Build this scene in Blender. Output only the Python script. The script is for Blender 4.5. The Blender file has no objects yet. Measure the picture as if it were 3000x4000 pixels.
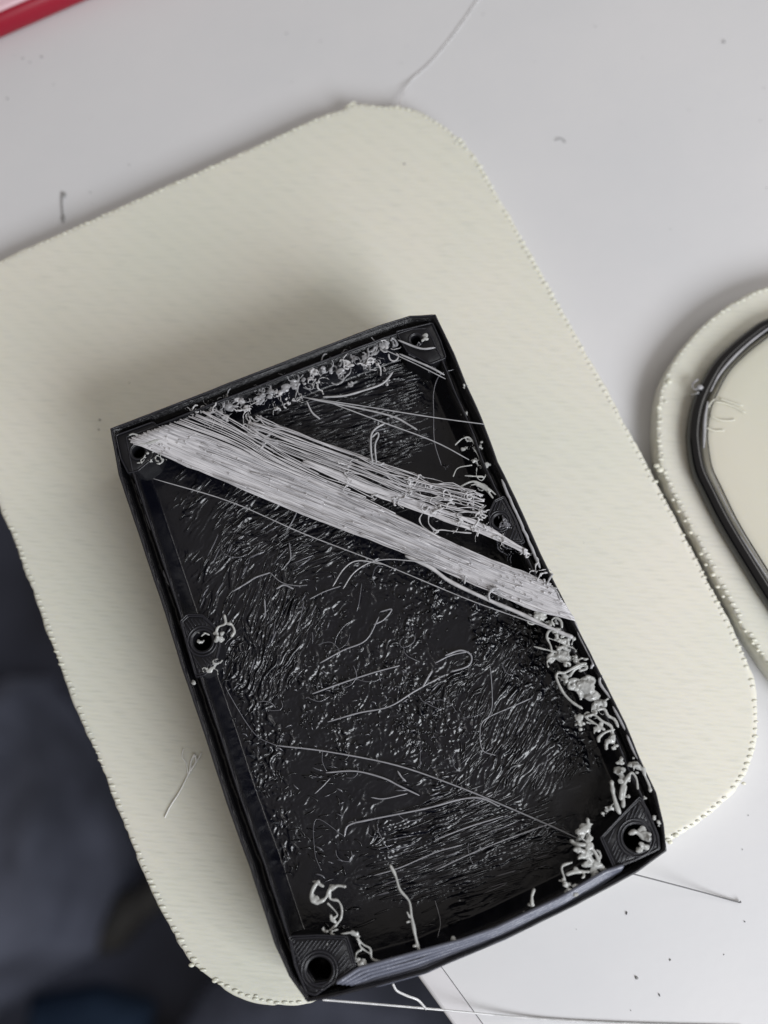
import bpy, math, random
import numpy as np

# ------------------------------------------------------------------ scene, camera, light
SC = bpy.context.scene
COL = SC.collection
MM = 0.001
TILT = math.radians(14.4)
DIST = 120.0                      # mm from lens to the desk along the view axis
FPX = 4289.0                      # focal length in source pixels (3000 x 4000)
CAM = np.array([0.0, -DIST*math.sin(TILT), DIST*math.cos(TILT)])

cd = bpy.data.cameras.new('camera')
cam = bpy.data.objects.new('camera', cd)
COL.objects.link(cam)
cam.location = CAM*MM
cam.rotation_euler = (TILT, 0, 0)
cd.sensor_fit = 'VERTICAL'
cd.sensor_height = 24.0
cd.lens = 24.0*FPX/4000.0
cd.clip_start = 0.005
cd.clip_end = 20.0
cd.dof.use_dof = True
cd.dof.focus_distance = 0.106
cd.dof.aperture_fstop = 12.0
SC.camera = cam

w = bpy.data.worlds.new('World')
SC.world = w
w.use_nodes = True
bg = w.node_tree.nodes['Background']
bg.inputs['Color'].default_value = (1.0, 0.93, 0.86, 1)
bg.inputs['Strength'].default_value = 0.285

from mathutils import Vector
def area(name, loc, size, watts, color):
    ld = bpy.data.lights.new(name, 'AREA')
    ld.shape = 'SQUARE'; ld.size = size; ld.energy = watts; ld.color = color
    lo = bpy.data.objects.new(name, ld)
    COL.objects.link(lo)
    lo.location = loc
    lo.rotation_euler = (-Vector(loc)).to_track_quat('-Z', 'Y').to_euler()
area('window_light', (0.225, -0.245, 0.25), 0.21, 1.78, (0.93, 0.96, 1.0))      # window below right
area('side_fill_light', (0.31, 0.12, 0.28), 0.22, 0.38, (1.0, 0.98, 0.96))   # weak fill lamp added at the right, brightens that side

SC.view_settings.view_transform = 'Standard'
SC.view_settings.look = 'None'
SC.view_settings.exposure = 0.0
SC.view_settings.gamma = 1.0

random.seed(7)
RNG = np.random.default_rng(7)

# ------------------------------------------------------------------ helpers
def ray(px, py):
    v = np.array([(px-1500.0)/FPX, -(py-2000.0)/FPX, -1.0])
    c, s = math.cos(TILT), math.sin(TILT)
    return np.array([v[0], v[1]*c - v[2]*s, v[1]*s + v[2]*c])

def P(px, py, z):
    """where the sight line of a photo pixel meets height z (mm)"""
    d = ray(px, py)
    t = (z-CAM[2])/d[2]
    return CAM + d*t

RH0, RH1 = 14.1, 0.066            # the rim of the black shell is a little higher at its far end
def rim_z(y):
    return RH0 + RH1*y
def R(px, py, off=0.0):
    d = ray(px, py)
    t = (RH0 + RH1*CAM[1] + off - CAM[2])/(d[2]-RH1*d[1])
    return CAM + d*t

def px_of(p):
    """photo pixel of world points (n,3)"""
    q = np.asarray(p) - CAM
    c, s = math.cos(TILT), math.sin(TILT)
    y = q[..., 1]*c + q[..., 2]*s
    z = -q[..., 1]*s + q[..., 2]*c
    return 1500 + FPX*q[..., 0]/(-z), 2000 - FPX*y/(-z)

def catmull(pts, per=6, closed=False):
    pts = np.asarray(pts, float)
    n = len(pts)
    if n == 2 and not closed:
        t = np.linspace(0, 1, per+1)[:, None]
        return pts[0]*(1-t)+pts[1]*t
    out = []
    rng = range(n) if closed else range(n-1)
    for i in rng:
        if closed:
            a, b, c, d = pts[i-1], pts[i], pts[(i+1) % n], pts[(i+2) % n]
        else:
            b, c = pts[i], pts[i+1]
            a = pts[i-1] if i > 0 else 2*b-c
            d = pts[i+2] if i+2 < n else 2*c-b
        for k in range(per):
            t = k/per
            out.append(0.5*((2*b)+(-a+c)*t+(2*a-5*b+4*c-d)*t*t+(-a+3*b-3*c+d)*t**3))
    if not closed:
        out.append(pts[-1])
    return np.array(out)

class MB:
    def __init__(s):
        s.v = []; s.f = []; s.n = 0
    def add(s, v, f):
        v = np.asarray(v, float)
        s.v.append(v)
        s.f.extend([[int(i)+s.n for i in q] for q in f])
        s.n += len(v)
    def tube(s, path, r, sides=5, ends=True):
        path = np.asarray(path, float)
        m = len(path)
        if m < 2: return
        r = np.broadcast_to(np.asarray(r, float), (m,)).copy()
        t = np.gradient(path, axis=0)
        t /= (np.linalg.norm(t, axis=1)[:, None]+1e-9)
        up = np.tile(np.array([0.05, 0.03, 1.0]), (m, 1))
        a = np.cross(t, up); a /= (np.linalg.norm(a, axis=1)[:, None]+1e-9)
        b = np.cross(a, t)
        if ends:
            path = np.vstack([path[0]-t[0]*r[0]*.8, path, path[-1]+t[-1]*r[-1]*.8])
            a = np.vstack([a[0], a, a[-1]]); b = np.vstack([b[0], b, b[-1]])
            r = np.concatenate([[r[0]*.35], r, [r[-1]*.35]])
            m += 2
        ang = np.arange(sides)*2*math.pi/sides
        V = path[:, None, :] + r[:, None, None]*(a[:, None, :]*np.cos(ang)[None, :, None]+b[:, None, :]*np.sin(ang)[None, :, None])
        f = []
        for i in range(m-1):
            o = i*sides
            for k in range(sides):
                k2 = (k+1) % sides
                f.append((o+k, o+k2, o+sides+k2, o+sides+k))
        f.append(tuple(range(sides))[::-1])
        f.append(tuple(range((m-1)*sides, m*sides)))
        s.add(V.reshape(-1, 3), f)
    def ring(s, path, r, sides=5):
        path = np.asarray(path, float); m = len(path)
        t = np.roll(path, -1, 0)-np.roll(path, 1, 0)
        t /= (np.linalg.norm(t, axis=1)[:, None]+1e-9)
        a = np.cross(t, np.array([0, 0, 1.0])); a /= (np.linalg.norm(a, axis=1)[:, None]+1e-9)
        b = np.cross(a, t)
        ang = np.arange(sides)*2*math.pi/sides
        V = path[:, None, :] + np.broadcast_to(r, (m,))[:, None, None]*(a[:, None, :]*np.cos(ang)[None, :, None]+b[:, None, :]*np.sin(ang)[None, :, None])
        f = []
        for i in range(m):
            o = i*sides; o2 = ((i+1) % m)*sides
            for k in range(sides):
                k2 = (k+1) % sides
                f.append((o+k, o+k2, o2+k2, o2+k))
        s.add(V.reshape(-1, 3), f)
    def blob(s, c, rad, nu=8, nv=6, jit=0.0):
        rad = np.broadcast_to(np.asarray(rad, float), (3,))
        V = [np.array([0, 0, 1.0])]
        for j in range(1, nv):
            th = math.pi*j/nv
            for i in range(nu):
                ph = 2*math.pi*i/nu
                V.append(np.array([math.sin(th)*math.cos(ph), math.sin(th)*math.sin(ph), math.cos(th)]))
        V.append(np.array([0, 0, -1.0]))
        V = np.array(V)
        if jit: V = V*(1+RNG.uniform(-jit, jit, (len(V), 1)))
        f = [(0, 1+i, 1+(i+1) % nu) for i in range(nu)]
        for j in range(nv-2):
            o = 1+j*nu
            f += [(o+i, o+nu+i, o+nu+(i+1) % nu, o+(i+1) % nu) for i in range(nu)]
        o = 1+(nv-2)*nu; L = len(V)-1
        f += [(o+i, L, o+(i+1) % nu) for i in range(nu)]
        s.add(V*rad+np.asarray(c), f)
    def loft(s, loops, cap0=False, cap1=False):
        n = len(loops[0]); f = []
        for j in range(len(loops)-1):
            for i in range(n):
                i2 = (i+1) % n
                f.append((j*n+i, j*n+i2, (j+1)*n+i2, (j+1)*n+i))
        if cap0: f.append(tuple(range(n))[::-1])
        if cap1: f.append(tuple(range((len(loops)-1)*n, len(loops)*n)))
        s.add(np.vstack(loops), f)
    def build(s, name, mat, parent=None, smooth=True, **props):
        me = bpy.data.meshes.new(name)
        V = np.vstack(s.v)*MM
        me.from_pydata(V.tolist(), [], s.f)
        me.update()
        if smooth:
            me.polygons.foreach_set('use_smooth', [True]*len(me.polygons))
        me.materials.append(mat)
        o = bpy.data.objects.new(name, me)
        COL.objects.link(o)
        if parent is not None: o.parent = parent
        for k, v in props.items(): o[k] = v
        return o

def empty(name, loc, **props):
    """an Empty at a thing's base; children are built in world mm, so it is kept at the origin of the desk"""
    o = bpy.data.objects.new(name, None)
    COL.objects.link(o)
    o.empty_display_size = 0.005
    for k, v in props.items(): o[k] = v
    return o

def fuse(o, voxel, smooth=4, thresh=True):
    smooth = min(smooth, 1)
    m = o.modifiers.new('fuse', 'REMESH')
    m.mode = 'VOXEL'; m.voxel_size = voxel*MM; m.use_smooth_shade = True
    if smooth:
        k = o.modifiers.new('soften', 'SMOOTH'); k.factor = 0.5; k.iterations = smooth
    return o

def offset_poly(poly, d):
    """inset (d>0) a closed polygon (n,2), mitred; works for either winding"""
    poly = np.asarray(poly, float)[:, :2]
    A = 0.5*np.sum(poly[:, 0]*np.roll(poly[:, 1], -1)-np.roll(poly[:, 0], -1)*poly[:, 1])
    sgn = 1 if A > 0 else -1
    e = np.roll(poly, -1, 0)-poly
    L = np.linalg.norm(e, axis=1)[:, None]
    nrm = sgn*np.stack([-e[:, 1], e[:, 0]], 1)/L
    out = []
    for i in range(len(poly)):
        n1, n2 = nrm[i-1], nrm[i]
        m = n1+n2
        m /= np.linalg.norm(m)
        out.append(poly[i]+m*d/max(0.5, np.dot(m, n2)))
    return np.array(out)

def inside_dist(poly, pts):
    """signed distance, positive inside"""
    poly = np.asarray(poly)[:, :2]
    a = poly; b = np.roll(poly, -1, 0)
    best = np.full(len(pts), 1e9); ins = np.zeros(len(pts), bool)
    for p, q in zip(a, b):
        e = q-p
        t = np.clip(((pts-p)@e)/(e@e), 0, 1)
        dd = np.linalg.norm(pts-(p+t[:, None]*e), axis=1)
        best = np.minimum(best, dd)
        c = (p[1] > pts[:, 1]) != (q[1] > pts[:, 1])
        xx = p[0]+(pts[:, 1]-p[1])/(q[1]-p[1]+1e-12)*(q[0]-p[0])
        ins ^= c & (pts[:, 0] < xx)
    return np.where(ins, best, -best)

_T = RNG.uniform(-1, 1, (256, 256))
def vnoise(x, y):
    xi = np.floor(x).astype(int); yi = np.floor(y).astype(int)
    fx = x-xi; fy = y-yi
    fx = fx*fx*(3-2*fx); fy = fy*fy*(3-2*fy)
    g = lambda i, j: _T[i % 256, j % 256]
    return (g(xi, yi)*(1-fx)+g(xi+1, yi)*fx)*(1-fy)+(g(xi, yi+1)*(1-fx)+g(xi+1, yi+1)*fx)*fy

# ------------------------------------------------------------------ materials
class N:
    def __init__(s, name):
        s.m = bpy.data.materials.new(name); s.m.use_nodes = True
        s.t = s.m.node_tree; s.b = s.t.nodes['Principled BSDF']
    def n(s, typ, **kw):
        x = s.t.nodes.new(typ)
        for k, v in kw.items():
            if k in x.inputs: x.inputs[k].default_value = v
            else: setattr(x, k, v)
        return x
    def l(s, a, b): s.t.links.new(a, b)
    def coords(s, scale, rotz=0.0):
        tc = s.n('ShaderNodeTexCoord'); mp = s.n('ShaderNodeMapping'); src = tc.outputs['Object']
        if rotz:
            m0 = s.n('ShaderNodeMapping'); m0.inputs['Rotation'].default_value = (0, 0, rotz)
            s.l(src, m0.inputs['Vector']); src = m0.outputs['Vector']
        mp.inputs['Scale'].default_value = scale
        s.l(src, mp.inputs['Vector'])
        return mp.outputs['Vector']
    def ramp(s, fac, stops):
        r = s.n('ShaderNodeValToRGB')
        el = r.color_ramp.elements
        while len(el) < len(stops): el.new(0.5)
        for e, (p, c) in zip(el, stops):
            e.position = p; e.color = (*c, 1) if len(c) == 3 else c
        s.l(fac, r.inputs['Fac'])
        return r.outputs['Color']
    def bump(s, h, dist, strength=1.0, prev=None):
        b = s.n('ShaderNodeBump'); b.inputs['Strength'].default_value = strength
        b.inputs['Distance'].default_value = dist
        s.l(h, b.inputs['Height'])
        if prev is not None: s.l(prev, b.inputs['Normal'])
        return b.outputs['Normal']
    def math(s, op, a, b):
        m = s.n('ShaderNodeMath', operation=op)
        for i, v in enumerate((a, b)):
            if isinstance(v, (int, float)): m.inputs[i].default_value = v
            else: s.l(v, m.inputs[i])
        return m.outputs[0]

def mat_desk():
    k = N('white_laminate')
    v = k.coords((1, 1, 1))
    n1 = k.n('ShaderNodeTexNoise', Scale=38.0, Detail=6.0, Roughness=.6); k.l(v, n1.inputs['Vector'])
    k.l(k.ramp(n1.outputs['Fac'], [(0.3, (.615, .617, .635)), (0.7, (.66, .654, .667))]), k.b.inputs['Base Color'])
    n2 = k.n('ShaderNodeTexNoise', Scale=900.0, Detail=3.0); k.l(v, n2.inputs['Vector'])
    k.l(k.bump(n2.outputs['Fac'], 0.00004, 0.3), k.b.inputs['Normal'])
    k.b.inputs['Roughness'].default_value = 0.42
    return k.m

def mat_cream(name='cream_printed_plastic', rows=True, col=(.73, .718, .645)):
    k = N(name)
    v0 = k.coords((1, 1, 1))
    n0 = k.n('ShaderNodeTexNoise', Scale=45.0, Detail=3.0); k.l(v0, n0.inputs['Vector'])
    c1 = (col[0]*.955, col[1]*.975, col[2]*.955); c2 = (col[0]*1.03, col[1]*1.01, col[2]*1.0)
    base = k.ramp(n0.outputs['Fac'], [(0.3, c1), (0.7, c2)])
    if rows:
        rot = math.radians(4)
        # extrusion rows: pitch about half a millimetre, broken into dashes
        wv = k.n('ShaderNodeTexWave', wave_type='BANDS', bands_direction='Y')
        wv.inputs['Scale'].default_value = 1.0
        wv.inputs['Distortion'].default_value = 0.9
        wv.inputs['Detail'].default_value = 2.0
        wv.inputs['Detail Scale'].default_value = 0.8
        vv = k.coords((250, 640, 1), rot)
        k.l(vv, wv.inputs['Vector'])
        vd = k.coords((330, 2100, 1), rot)
        nd = k.n('ShaderNodeTexNoise', Scale=1.0, Detail=2.0, Roughness=0.6); k.l(vd, nd.inputs['Vector'])
        dash = k.n('ShaderNodeMapRange'); k.l(nd.outputs['Fac'], dash.inputs['Value'])
        dash.inputs['From Min'].default_value = 0.56; dash.inputs['From Max'].default_value = 0.70
        mix = k.n('ShaderNodeMix', data_type='RGBA', blend_type='MULTIPLY')
        k.l(k.math('MULTIPLY', dash.outputs[0], 0.30), mix.inputs[0])
        k.l(base, mix.inputs[6]); mix.inputs[7].default_value = (.78, .80, .80, 1)
        base = mix.outputs[2]
        w2 = k.n('ShaderNodeTexWave', wave_type='BANDS', bands_direction='X')
        w2.inputs['Scale'].default_value = 1.0; w2.inputs['Distortion'].default_value = 1.6; w2.inputs['Detail'].default_value = 2.0
        k.l(k.coords((200, 200, 1), math.radians(-52)), w2.inputs['Vector'])
        weave = k.math('MULTIPLY', k.math('SUBTRACT', 1.0, wv.outputs['Fac']), w2.outputs['Fac'])
        mix2 = k.n('ShaderNodeMix', data_type='RGBA', blend_type='MULTIPLY')
        k.l(k.math('MULTIPLY', weave, 0.13), mix2.inputs[0])
        k.l(base, mix2.inputs[6]); mix2.inputs[7].default_value = (.70, .73, .75, 1)
        base = mix2.outputs[2]
        h = k.math('ADD', k.math('MULTIPLY', weave, -0.45), k.math('MULTIPLY', nd.outputs['Fac'], 1.3))
        nf = k.n('ShaderNodeTexNoise', Scale=2600.0, Detail=2.0); k.l(v0, nf.inputs['Vector'])
        nb = k.bump(nf.outputs['Fac'], 0.00003, 0.35)
        k.l(k.bump(h, 0.00004, 0.45, nb), k.b.inputs['Normal'])
    else:
        nf = k.n('ShaderNodeTexNoise', Scale=1200.0, Detail=2.0); k.l(v0, nf.inputs['Vector'])
        k.l(k.bump(nf.outputs['Fac'], 0.00003, 0.4), k.b.inputs['Normal'])
    k.l(base, k.b.inputs['Base Color'])
    k.b.inputs['Roughness'].default_value = 0.38
    k.b.inputs['Subsurface Weight'].default_value = 0.25
    k.b.inputs['Subsurface Radius'].default_value = (1.0, .9, .6)
    k.b.inputs['Subsurface Scale'].default_value = 0.0012
    return k.m

def mat_black(name, base=(.012, .012, .014), rough=0.3, bump=0.00003, bscale=3500.0, aniso=None, spec=.5):
    k = N(name)
    k.b.inputs['Base Color'].default_value = (*base, 1)
    k.b.inputs['Specular IOR Level'].default_value = spec
    v = k.coords(aniso or (1, 1, 1))
    n1 = k.n('ShaderNodeTexNoise', Scale=bscale, Detail=4.0, Roughness=.65); k.l(v, n1.inputs['Vector'])
    v2 = k.coords((1, 1, 1))
    n2 = k.n('ShaderNodeTexNoise', Scale=260.0, Detail=2.0); k.l(v2, n2.inputs['Vector'])
    mr = k.n('ShaderNodeMapRange'); k.l(n2.outputs['Fac'], mr.inputs['Value'])
    mr.inputs['To Min'].default_value = rough*.75; mr.inputs['To Max'].default_value = rough*1.4
    k.l(mr.outputs[0], k.b.inputs['Roughness'])
    if bump: k.l(k.bump(n1.outputs['Fac'], bump, 0.8), k.b.inputs['Normal'])
    return k.m

def mat_layer_black():
    """black print seen from the side: fine layer lines stacked in z"""
    k = N('black_layered_plastic')
    k.b.inputs['Base Color'].default_value = (.006, .006, .008, 1)
    k.b.inputs['Specular IOR Level'].default_value = .5
    v = k.coords((1, 1, 1))
    wv = k.n('ShaderNodeTexWave', wave_type='BANDS', bands_direction='Z', Scale=1600.0, Distortion=1.0)
    k.l(v, wv.inputs['Vector'])
    n1 = k.n('ShaderNodeTexNoise', Scale=2600.0, Detail=3.0); k.l(v, n1.inputs['Vector'])
    k.l(k.bump(k.math('ADD', wv.outputs['Fac'], n1.outputs['Fac']), 0.00006, 0.8), k.b.inputs['Normal'])
    k.b.inputs['Roughness'].default_value = 0.24
    return k.m

def mat_pale(name, col, rough=.3, trans=0.25, bscale=2500.0):
    k = N(name)
    v = k.coords((1, 1, 1))
    n1 = k.n('ShaderNodeTexNoise', Scale=900.0, Detail=3.0); k.l(v, n1.inputs['Vector'])
    c1 = tuple(x*.82 for x in col); c2 = tuple(min(1, x*1.12) for x in col)
    k.l(k.ramp(n1.outputs['Fac'], [(0.32, c1), (0.68, c2)]), k.b.inputs['Base Color'])
    n2 = k.n('ShaderNodeTexNoise', Scale=bscale, Detail=2.0); k.l(v, n2.inputs['Vector'])
    k.l(k.bump(n2.outputs['Fac'], 0.00004, 0.6), k.b.inputs['Normal'])
    k.b.inputs['Roughness'].default_value = rough
    k.b.inputs['Transmission Weight'].default_value = trans
    return k.m

def mat_plain(name, col, rough=.5, spec=.5, nscale=60.0, var=.1):
    k = N(name)
    v = k.coords((1, 1, 1))
    n1 = k.n('ShaderNodeTexNoise', Scale=nscale, Detail=4.0); k.l(v, n1.inputs['Vector'])
    k.l(k.ramp(n1.outputs['Fac'], [(0.3, tuple(x*(1-var) for x in col)), (0.7, tuple(x*(1+var) for x in col))]), k.b.inputs['Base Color'])
    k.b.inputs['Roughness'].default_value = rough
    k.b.inputs['Specular IOR Level'].default_value = spec
    return k.m

M_desk = mat_desk()
M_band = mat_plain('white_edge_plastic', (.66, .645, .665), .35)
M_cream = mat_cream()
M_cream2 = mat_cream('cream_panel_plastic', rows=False, col=(.62, .605, .52))
M_bead = mat_cream('cream_bead_plastic', rows=False, col=(.72, .71, .60))
M_shell = mat_black('black_printed_plastic', (.007, .007, .009), .36, .00004, 2200.0, spec=.35)
M_side = mat_layer_black()
M_inner = mat_black('black_rough_inner_plastic', (.0015, .0018, .005), .235, .00003, 2200.0, spec=.6)
M_hair = mat_black('black_plastic_hair', (.010, .010, .013), .20, 0, spec=.8)
M_hairg = mat_black('smoky_plastic_hair', (.10, .10, .115), .18, 0, spec=1.0)
M_ridge = mat_black('black_top_ridges', (.012, .012, .017), .28, .00003, 2500.0, spec=.5)
M_white = mat_pale('milky_strand_plastic', (.48, .475, .49), .36, .05)
def mat_fibre():
    k = N('fused_fibre_plastic')
    v = k.coords((260, 6500, 1), math.radians(23))
    n1 = k.n('ShaderNodeTexNoise', Scale=1.0, Detail=3.0, Roughness=.6); k.l(v, n1.inputs['Vector'])
    k.l(k.ramp(n1.outputs['Fac'], [(0.32, (.30, .295, .31)), (0.50, (.50, .49, .51)), (0.68, (.66, .65, .67))]), k.b.inputs['Base Color'])
    n2 = k.n('ShaderNodeTexNoise', Scale=1.0, Detail=2.0); k.l(k.coords((900, 5000, 1500), math.radians(23)), n2.inputs['Vector'])
    k.l(k.bump(n2.outputs['Fac'], 0.00006, 0.6), k.b.inputs['Normal'])
    k.b.inputs['Roughness'].default_value = .36
    return k.m
M_fib = mat_fibre()
M_tang = mat_pale('greyish_tangle_plastic', (.38, .38, .40), .22, .30)
M_blob = mat_pale('milky_blob_plastic', (.46, .465, .455), .20, .22)
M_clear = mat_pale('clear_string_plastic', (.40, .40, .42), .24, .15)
M_dim = mat_pale('smoky_string_plastic', (.26, .26, .28), .24, .05)
M_bow = mat_black('bowed_wall_painted_sheen', (.13, .14, .185), .28, .00005, 2500.0, spec=.8)  # black wall given a blue-grey base to imitate the window's reflection
M_glossblack = mat_black('glossy_black_rubber', (.005, .005, .006), .10, 0, spec=.6)
M_red = mat_plain('red_gloss_plastic', (.27, .006, .022), .42, .3, 30, .08)
M_dust = mat_plain('grey_dust', (.28, .28, .28), .8)
M_dustb = mat_plain('dark_dust', (.15, .15, .155), .7)

# ------------------------------------------------------------------ the setting: desk and the floor far below
def sub(o_name, mb, mat, parent, **k): return mb.build(o_name, mat, parent, **k)

e0 = P(1727, 3778, 0)[:2]; e1 = P(1888, 4000, 0)[:2]
ed = (e1-e0)/np.linalg.norm(e1-e0)
nn = np.array([ed[1], -ed[0]])                     # pointing to the open side or to the desk side
if np.dot(nn, P(1000, 3900, 0)[:2]-e0) < 0: nn = -nn
A = e0-ed*900; B = e0+ed*600
d_in = -nn*900
desk_t = -0.05
mb = MB()
top = [np.append(A, 0), np.append(B, 0), np.append(B+d_in, 0), np.append(A+d_in, 0)]
bot = [p+np.array([0, 0, -25.0]) for p in top]
mb.loft([np.array(bot), np.array(top)], True, True)
desk = mb.build('desk_top', M_desk, None, smooth=False, kind='structure')
# edge band with a rounded outer corner, and a hair line joint next to the desk top
mb = MB()
prof = [(0.06, -25.0), (0.06, -0.12), (0.14, -0.03), (1.2, -0.03), (2.1, -0.04), (2.3, -0.14), (2.42, -.35), (2.45, -.8), (2.45, -25.0)]
la = np.array([np.append(A+nn*u, z) for u, z in prof]); lb = np.array([np.append(B+nn*u, z) for u, z in prof])
mb.loft([la, lb], True, True)
mb.build('edge_band', M_band, desk, smooth=False)

k = N('dark_carpet')
v = k.coords((1, 1, 1))
n1 = k.n('ShaderNodeTexNoise', Scale=6.0, Detail=2.0); k.l(v, n1.inputs['Vector'])
k.l(k.ramp(n1.outputs['Fac'], [(0.4, (.010, .010, .015)), (0.62, (.085, .095, .14))]), k.b.inputs['Base Color'])
k.b.inputs['Roughness'].default_value = .9
M_floor = k.m
mb = MB()
mb.add([(-4000, -4000, -720), (4000, -4000, -720), (4000, 4000, -720), (-4000, 4000, -720)], [(0, 1, 2, 3)])
mb.build('floor', M_floor, None, smooth=False, kind='structure')

# crumpled cloth far below, left of the desk
def cloth(name, pxs, zc, amp, mat, label, cat):
    poly = np.array([P(x, y, zc)[:2] for x, y in pxs])
    lo_, hi_ = poly.min(0), poly.max(0)
    g = 70
    xs = np.linspace(lo_[0], hi_[0], g); ys = np.linspace(lo_[1], hi_[1], g)
    X, Y = np.meshgrid(xs, ys)
    d = inside_dist(poly, np.stack([X.ravel(), Y.ravel()], 1)).reshape(g, g)
    Z = -719+np.clip(d/25, 0, 1)**.5*(zc+719)*1.0+vnoise(X/38+9, Y/60+4)*amp*np.clip(d/20, 0, 1)
    V = np.stack([X, Y, Z], 2).reshape(-1, 3)
    F = []
    for j in range(g-1):
        for i in range(g-1):
            if max(d[j, i], d[j, i+1], d[j+1, i], d[j+1, i+1]) > 0:
                a = j*g+i; F.append((a, a+1, a+g+1, a+g))
    m = MB(); m.add(V, F)
    return m.build(name, mat, None, label=label, category=cat)
M_cloth = mat_plain('slate_cloth', (.165, .187, .265), .8, .3, 14, .5)
M_cloth2 = mat_plain('blue_cloth', (.03, .055, .105), .8, .3, 14, .4)
M_wood = mat_plain('tan_wood', (.050, .050, .050), .6, .4, 40, .3)
cloth('folded_cloth', [(-700, 2700), (60, 2600), (330, 3000), (430, 3400), (330, 3760), (60, 3900), (-500, 4300), (-900, 3500)], -640, 30, M_cloth,
      'blurred slate grey cloth lying on the dark floor left of the desk edge', 'cloth')
cloth('folded_cloth', [(650, 4100), (760, 3930), (900, 3830), (1250, 3760), (1700, 3800), (2000, 4300), (900, 4600)], -660, 15, M_cloth,
      'blurred slate grey cloth on the floor under the lower tip of the cream plate', 'cloth')
cloth('blue_rag', [(60, 3930), (330, 3880), (560, 3950), (520, 4200), (0, 4300)], -680, 12, M_cloth2,
      'blurred dark blue rag at the lower left corner on the floor', 'rag')
for i, (a, b, r, lab) in enumerate([((420, 3660), (520, 3540), 14, 'lower of two blurred tan wooden sticks on the dark floor'),
                                    ((510, 3560), (640, 3470), 11, 'upper of two blurred tan wooden sticks on the dark floor')]):
    m = MB(); m.tube([P(*a, -695), (P(*a, -695)+P(*b, -695))/2, P(*b, -695)], r, 12)
    m.build('wooden_stick', M_wood, None, label=lab, category='stick', group='sticks on the floor')

# ------------------------------------------------------------------ cream printed plates
PT = 2.5
def resample(loop, n):
    loop = np.asarray(loop); c = np.vstack([loop, loop[:1]])
    s = np.concatenate([[0], np.cumsum(np.linalg.norm(np.diff(c, axis=0), axis=1))])
    t = np.linspace(0, s[-1], n, endpoint=False)
    return np.stack([np.interp(t, s, c[:, i]) for i in range(c.shape[1])], 1)

def plate(outline_px, label, zt, rough_edge, parts=True):
    root = empty('printed_plate', None, label=label, category='printed plate')
    pts = np.array([P(x, y, zt-.5)[:2] for x, y in outline_px])
    loop = resample(catmull(pts, 8, True), 900)
    # ragged outline
    s = np.arange(900)*np.linalg.norm(loop[1]-loop[0])
    rg = vnoise(s/.55, s*0+3.3)*.09+vnoise(s/2.3, s*0+8.1)*.12
    c = loop.mean(0)
    lo0 = offset_poly(loop, 0.0)
    def off(d, r=1.0):
        q = offset_poly(loop, d)
        t = np.roll(loop, -1, 0)-np.roll(loop, 1, 0); t /= np.linalg.norm(t, axis=1)[:, None]
        nrm = np.stack([-t[:, 1], t[:, 0]], 1)
        if np.dot(nrm[0], q[0]-loop[0]+1e-9*(c-loop[0])) < 0: nrm = -nrm
        return q+nrm*(rg*r*rough_edge)[:, None]
    L = lambda d, z, r=1.0: np.column_stack([off(d, r), np.full(900, z)])
    m = MB()
    m.loft([L(.45, 0.02, 0), L(.05, .25, .2), L(0.0, zt-.9, .8), L(.05, zt-.45), L(.16, zt-.12, .8), L(.34, zt-.02, .5), L(.9, zt, 0)], True, True)
    body = m.build('plate_body', M_cream, root)
    # beads of plastic where each extrusion row turns round at the rim
    m = MB()
    inner = resample(offset_poly(loop, .42), int(900*np.linalg.norm(loop[1]-loop[0])/.72))
    for i, p in enumerate(inner):
        if RNG.random() < .10: continue
        k1 = RNG.uniform(.75, 1.15)*(1+.2*vnoise(p[:1]/5+9, p[1:]/5)[0])
        m.blob((p[0]+RNG.normal(0, .04), p[1]+RNG.normal(0, .04), zt-.05), (.36*k1, .17*k1, .15*k1), 7, 4)
    m.build('edge_beads', M_bead, root, kind='stuff')
    return root, loop

MAIN = [(0, 1022), (380, 850), (723, 696), (1085, 533), (1248, 461), (1345, 428), (1372, 411), (1440, 413), (1510, 418), (1568, 418), (1681, 461), (1771, 524),
        (1862, 624), (1952, 777), (2079, 1000), (2350, 1487), (2610, 1968), (2770, 2275), (2870, 2472),
        (2932, 2615), (2958, 2740), (2958, 2860), (2930, 2985), (2870, 3090), (2780, 3180), (2660, 3265), (2500, 3345), (2000, 3560), (1500, 3780),
        (1260, 3895), (1186, 3924), (1085, 3931), (976, 3909), (868, 3859), (760, 3772), (665, 3627), (593, 3482), (506, 3280), (405, 3027), (318, 2817),
        (239, 2622), (163, 2411), (108, 2259), (54, 2113), (0, 1985), (-90, 1730), (-170, 1450), (-180, 1260), (-120, 1110)]
main_root, main_loop = plate(MAIN, 'large cream printed plate with rounded corners under the black shell', PT, 1.0)

# loose wisps at the top corner of the big plate
m = MB()
m.tube(catmull([P(1345, 425, 2.2), P(1372, 405, 2.4), P(1392, 398, 2.3)], 5), [.14]*9+[.06, .05], 5)
m.tube(catmull([P(1380, 416, 2.3), P(1460, 418, 2.5), P(1560, 424, 2.4)], 6), .07, 5)
m.build('torn_flash', M_bead, main_root)
m = MB()
for (x, y, r) in [(1795, 545, .32), (1812, 556, .2), (1780, 560, .22), (748, 3770, .3), (838, 3832, .28), (1000, 3890, .26), (934, 3880, .16), (2905, 3060, .25), (2640, 3262, .35), (2618, 3290, .3)]:
    m = MB(); m.blob(P(x, y, 2.45), (r, r*.7, r*.6), 9, 6)
    m.build('plastic_blister', M_bead, main_root)

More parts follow.
